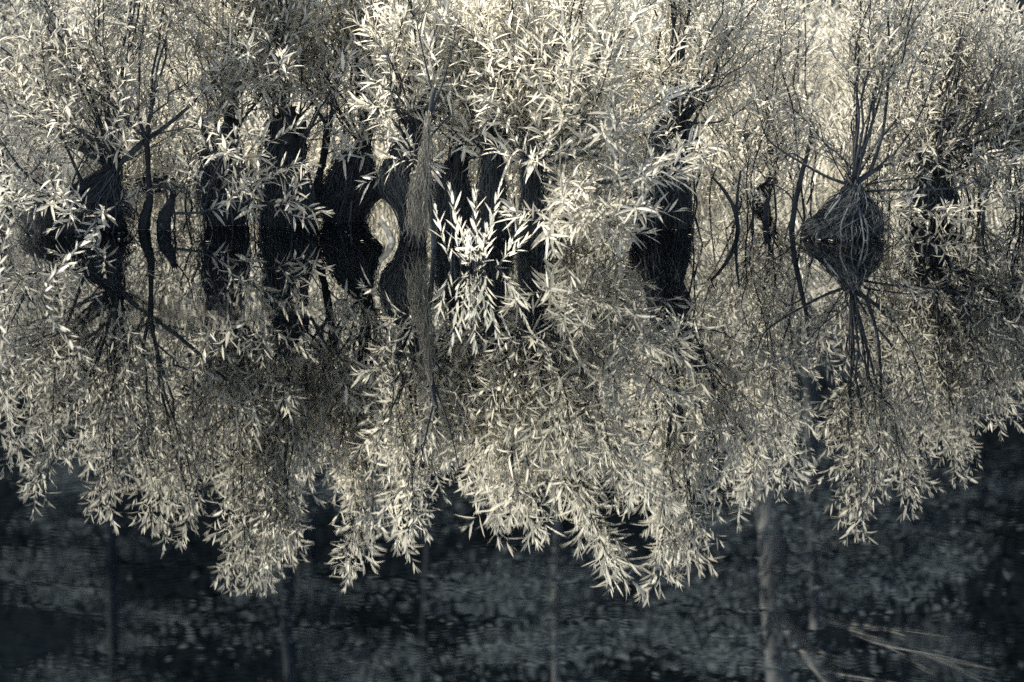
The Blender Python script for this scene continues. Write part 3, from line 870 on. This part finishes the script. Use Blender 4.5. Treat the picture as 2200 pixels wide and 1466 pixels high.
def make_tree(H, r, label, crown_from=.15, lean=0.0, limbs=16, dens=1.0, fork=False, leaf=.085, mat=None, name="forest_tree", group="trees of the dark wood behind the thicket", reach=1.9):
    root = thing(name, (0, 0, 0), label, "tree", group)
    mb, lf = MB(), MB()
    z = np.linspace(-.2, H, 12)
    tr = np.stack([lean * (z / H) ** 1.5 * H + np.cumsum(rng.normal(0, .03, 12)), np.cumsum(rng.normal(0, .03, 12)), z], axis=1)
    tube(mb, smooth_path(tr, 3), r, r * .25, 9, .06)
    trunk = mb
    lm = MB()
    for i in range(limbs):
        f = crown_from + (1 - crown_from) * (i + rng.uniform(0, 1)) / limbs
        k = f * 11; i0 = min(10, int(k)); p = tr[i0] + (tr[i0 + 1] - tr[i0]) * (k - i0)
        az = rng.uniform(0, 6.28); L = reach * rng.uniform(.6, 1.2) * (1 - .55 * f)
        d = np.array([math.cos(az), math.sin(az), rng.uniform(.0, .5)])
        pts = np.array([p + d * L * t + np.array([0, 0, -.25 * L * t * t]) + rng.normal(0, .05, 3) * t for t in np.linspace(0, 1, 6)])
        tube(lm, smooth_path(pts, 2), r * .28 * (1 - .5 * f), .008, 5)
        for t in np.linspace(.3, 1, 5):
            j = t * 5; j0 = min(4, int(j)); q = pts[j0] + (pts[j0 + 1] - pts[j0]) * (j - j0)
            fleaves(lf, q + rng.normal(0, .12, 3), int(70 * dens), leaf, (.24, .24, .06))
    trunk.build("trunk", M_DTRUNK, root, True)
    lm.build("limbs", M_DTRUNK, root)
    lf.build("crown", mat or M_FOREST, root)
    return root


TL = "slender leafy tree of the dark wood, seen as a blurred reflection"
ta = make_tree(10, .12, TL, .12)
tb = make_tree(9, .09, TL, .08, .03, 18)
tcx = make_tree(11, .14, TL, .2, -.02, 18)
tl = [(-9.5, 27, 0), (-6.2, 25, 1), (-4.4, 29, 2), (-2.2, 26, 0), (-.8, 31, 1), (2.6, 30, 2), (4.7, 32, 0), (6.6, 26, 1), (9.0, 28, 2), (-7.6, 33, 2), (-5.6, 36, 0), (-2.6, 37, 2), (.6, 38, 0), (3.4, 38, 1), (6.2, 36, 2), (8.6, 35, 0), (11, 32, 1), (-11, 34, 1), (12.5, 27, 0), (-12.5, 29, 2)]
used = set()
pr = [ta, tb, tcx]
for x, y, k in tl:
    o = pr[k] if k not in used else copy_tree(pr[k])
    used.add(k)
    s = rng.uniform(.85, 1.15)
    o.location = (x, y, float(ground_z(np.array(x), np.array(y))))
    o.rotation_euler = (0, 0, rng.uniform(0, 6.28)); o.scale = (s, s, s)

# the two pale trunks that read clearly in the reflection
def ref_pt(px, py, D):
    p = at(px, py, D); p[2] = -p[2]
    return p


def pale_tree(name, label, polys, D, crowns, bark=None):
    b = ref_pt(polys[0][0][0][0], polys[0][0][0][1], D)
    gz = float(ground_z(np.array(b[0]), np.array(D)))
    root = thing(name, (b[0], D, gz), label, "tree", "trees of the dark wood behind the thicket")
    for i, (pts, r0, r1, dd) in enumerate(polys):
        P = np.array([ref_pt(x, y, D + dd * j / max(1, len(pts) - 1)) for j, (x, y) in enumerate(pts)])
        if i == 0:
            P = np.vstack([[P[0, 0], D, gz - .2], P])
        mb = MB(); tube(mb, smooth_path(P, 5), r0, r1, 9, .06)
        mb.build("trunk" if i == 0 else "limb", bark or M_TRUNK, root, True)
    lf = MB()
    for x, y, nn in crowns:
        for _ in range(3):
            fleaves(lf, ref_pt(x + rng.normal(0, 30), y + rng.normal(0, 14), D + rng.uniform(-.5, .8)), nn * 2, .085, (.35, .3, .09))
    lf.build("crown", M_FOREST, root)


pale_tree("pale_tree", "thick pale trunk forking high up, mirrored at the lower right",
          [([(1655, 900), (1660, 1160), (1662, 1280), (1668, 1380), (1672, 1470), (1680, 1700)], .15, .08, 0), ([(1666, 1310), (1715, 1370), (1765, 1440), (1790, 1480), (1880, 1600)], .07, .04, -.5),
           ([(1690, 1345), (1705, 1390), (1716, 1420)], .04, .02, -.3), ([(1720, 1325), (1800, 1338), (1900, 1380), (2000, 1405), (2140, 1440)], .028, .008, -1.2),
           ([(1800, 1335), (1900, 1350), (1950, 1370)], .02, .008, -1), ([(1765, 1435), (1850, 1455), (1930, 1470)], .03, .01, -.6), ([(1700, 1300), (1800, 1275), (1870, 1266)], .025, .008, -.6),
           ([(1900, 1380), (1960, 1420), (2010, 1450)], .012, .005, -1.2), ([(1840, 1350), (1930, 1352), (2040, 1372)], .012, .004, -1.2), ([(1700, 1130), (1760, 1150), (1850, 1190)], .016, .006, -.8),
           ([(1980, 1400), (2070, 1440), (2130, 1480)], .012, .004, -1.2), ([(1670, 1330), (1640, 1390), (1625, 1460)], .022, .01, -.3), ([(1730, 1385), (1790, 1420), (1830, 1470)], .014, .006, -.5)],
          22.2, [(1800, 1180, 90), (1900, 1210, 90), (1950, 1180, 80), (1560, 1290, 70), (1830, 1260, 70), (1700, 1420, 50), (1540, 1380, 60)])
pale_tree("pale_tree", "thin straight pale trunk mirrored at the lower centre",
          [([(1200, 900), (1197, 1160), (1195, 1300), (1196, 1400), (1194, 1480), (1192, 1700)], .05, .03, 0), ([(1195, 1290), (1150, 1340), (1110, 1400)], .015, .006, -.3)],
          22.8, [(1250, 1230, 80), (1260, 1370, 80), (1150, 1300, 70), (1060, 1250, 60), (1130, 1400, 60)])
pale_tree("pale_tree", "slim pale trunk mirrored in the gap beside the right-hand willow crown",
          [([(1738, 700), (1740, 830), (1742, 940), (1744, 1060), (1748, 1180), (1750, 1350)], .07, .035, 0)], 21.5, [(1820, 1000, 60), (1790, 1090, 60), (1850, 1250, 60)], M_MTRUNK)

# unseen tree, added left of the view so its crown shades the thicket there
shade = make_tree(9.5, .16, "unseen leafy tree added outside the view to shade the left of the thicket", .5, .0, 20, .27, leaf=.14, mat=M_LEAF, group=None, reach=2.3)
shade.location = (-7.2, 14.0, -.1)

# far wood: one mass of foliage closing the view
mb = MB()
for _ in range(900):
    x, y = rng.uniform(-26, 26), rng.uniform(40, 50)
    gz = float(ground_z(np.array(x), np.array(y)))
    fleaves(mb, np.array([x, y, gz + rng.uniform(0, 1) ** .8 * 13]), 340, .12, (.9, .7, .4))
tag(mb.build("far_wood", M_FAR), "dark far-off wood closing the view, seen only in reflection", "wood", kind="stuff")
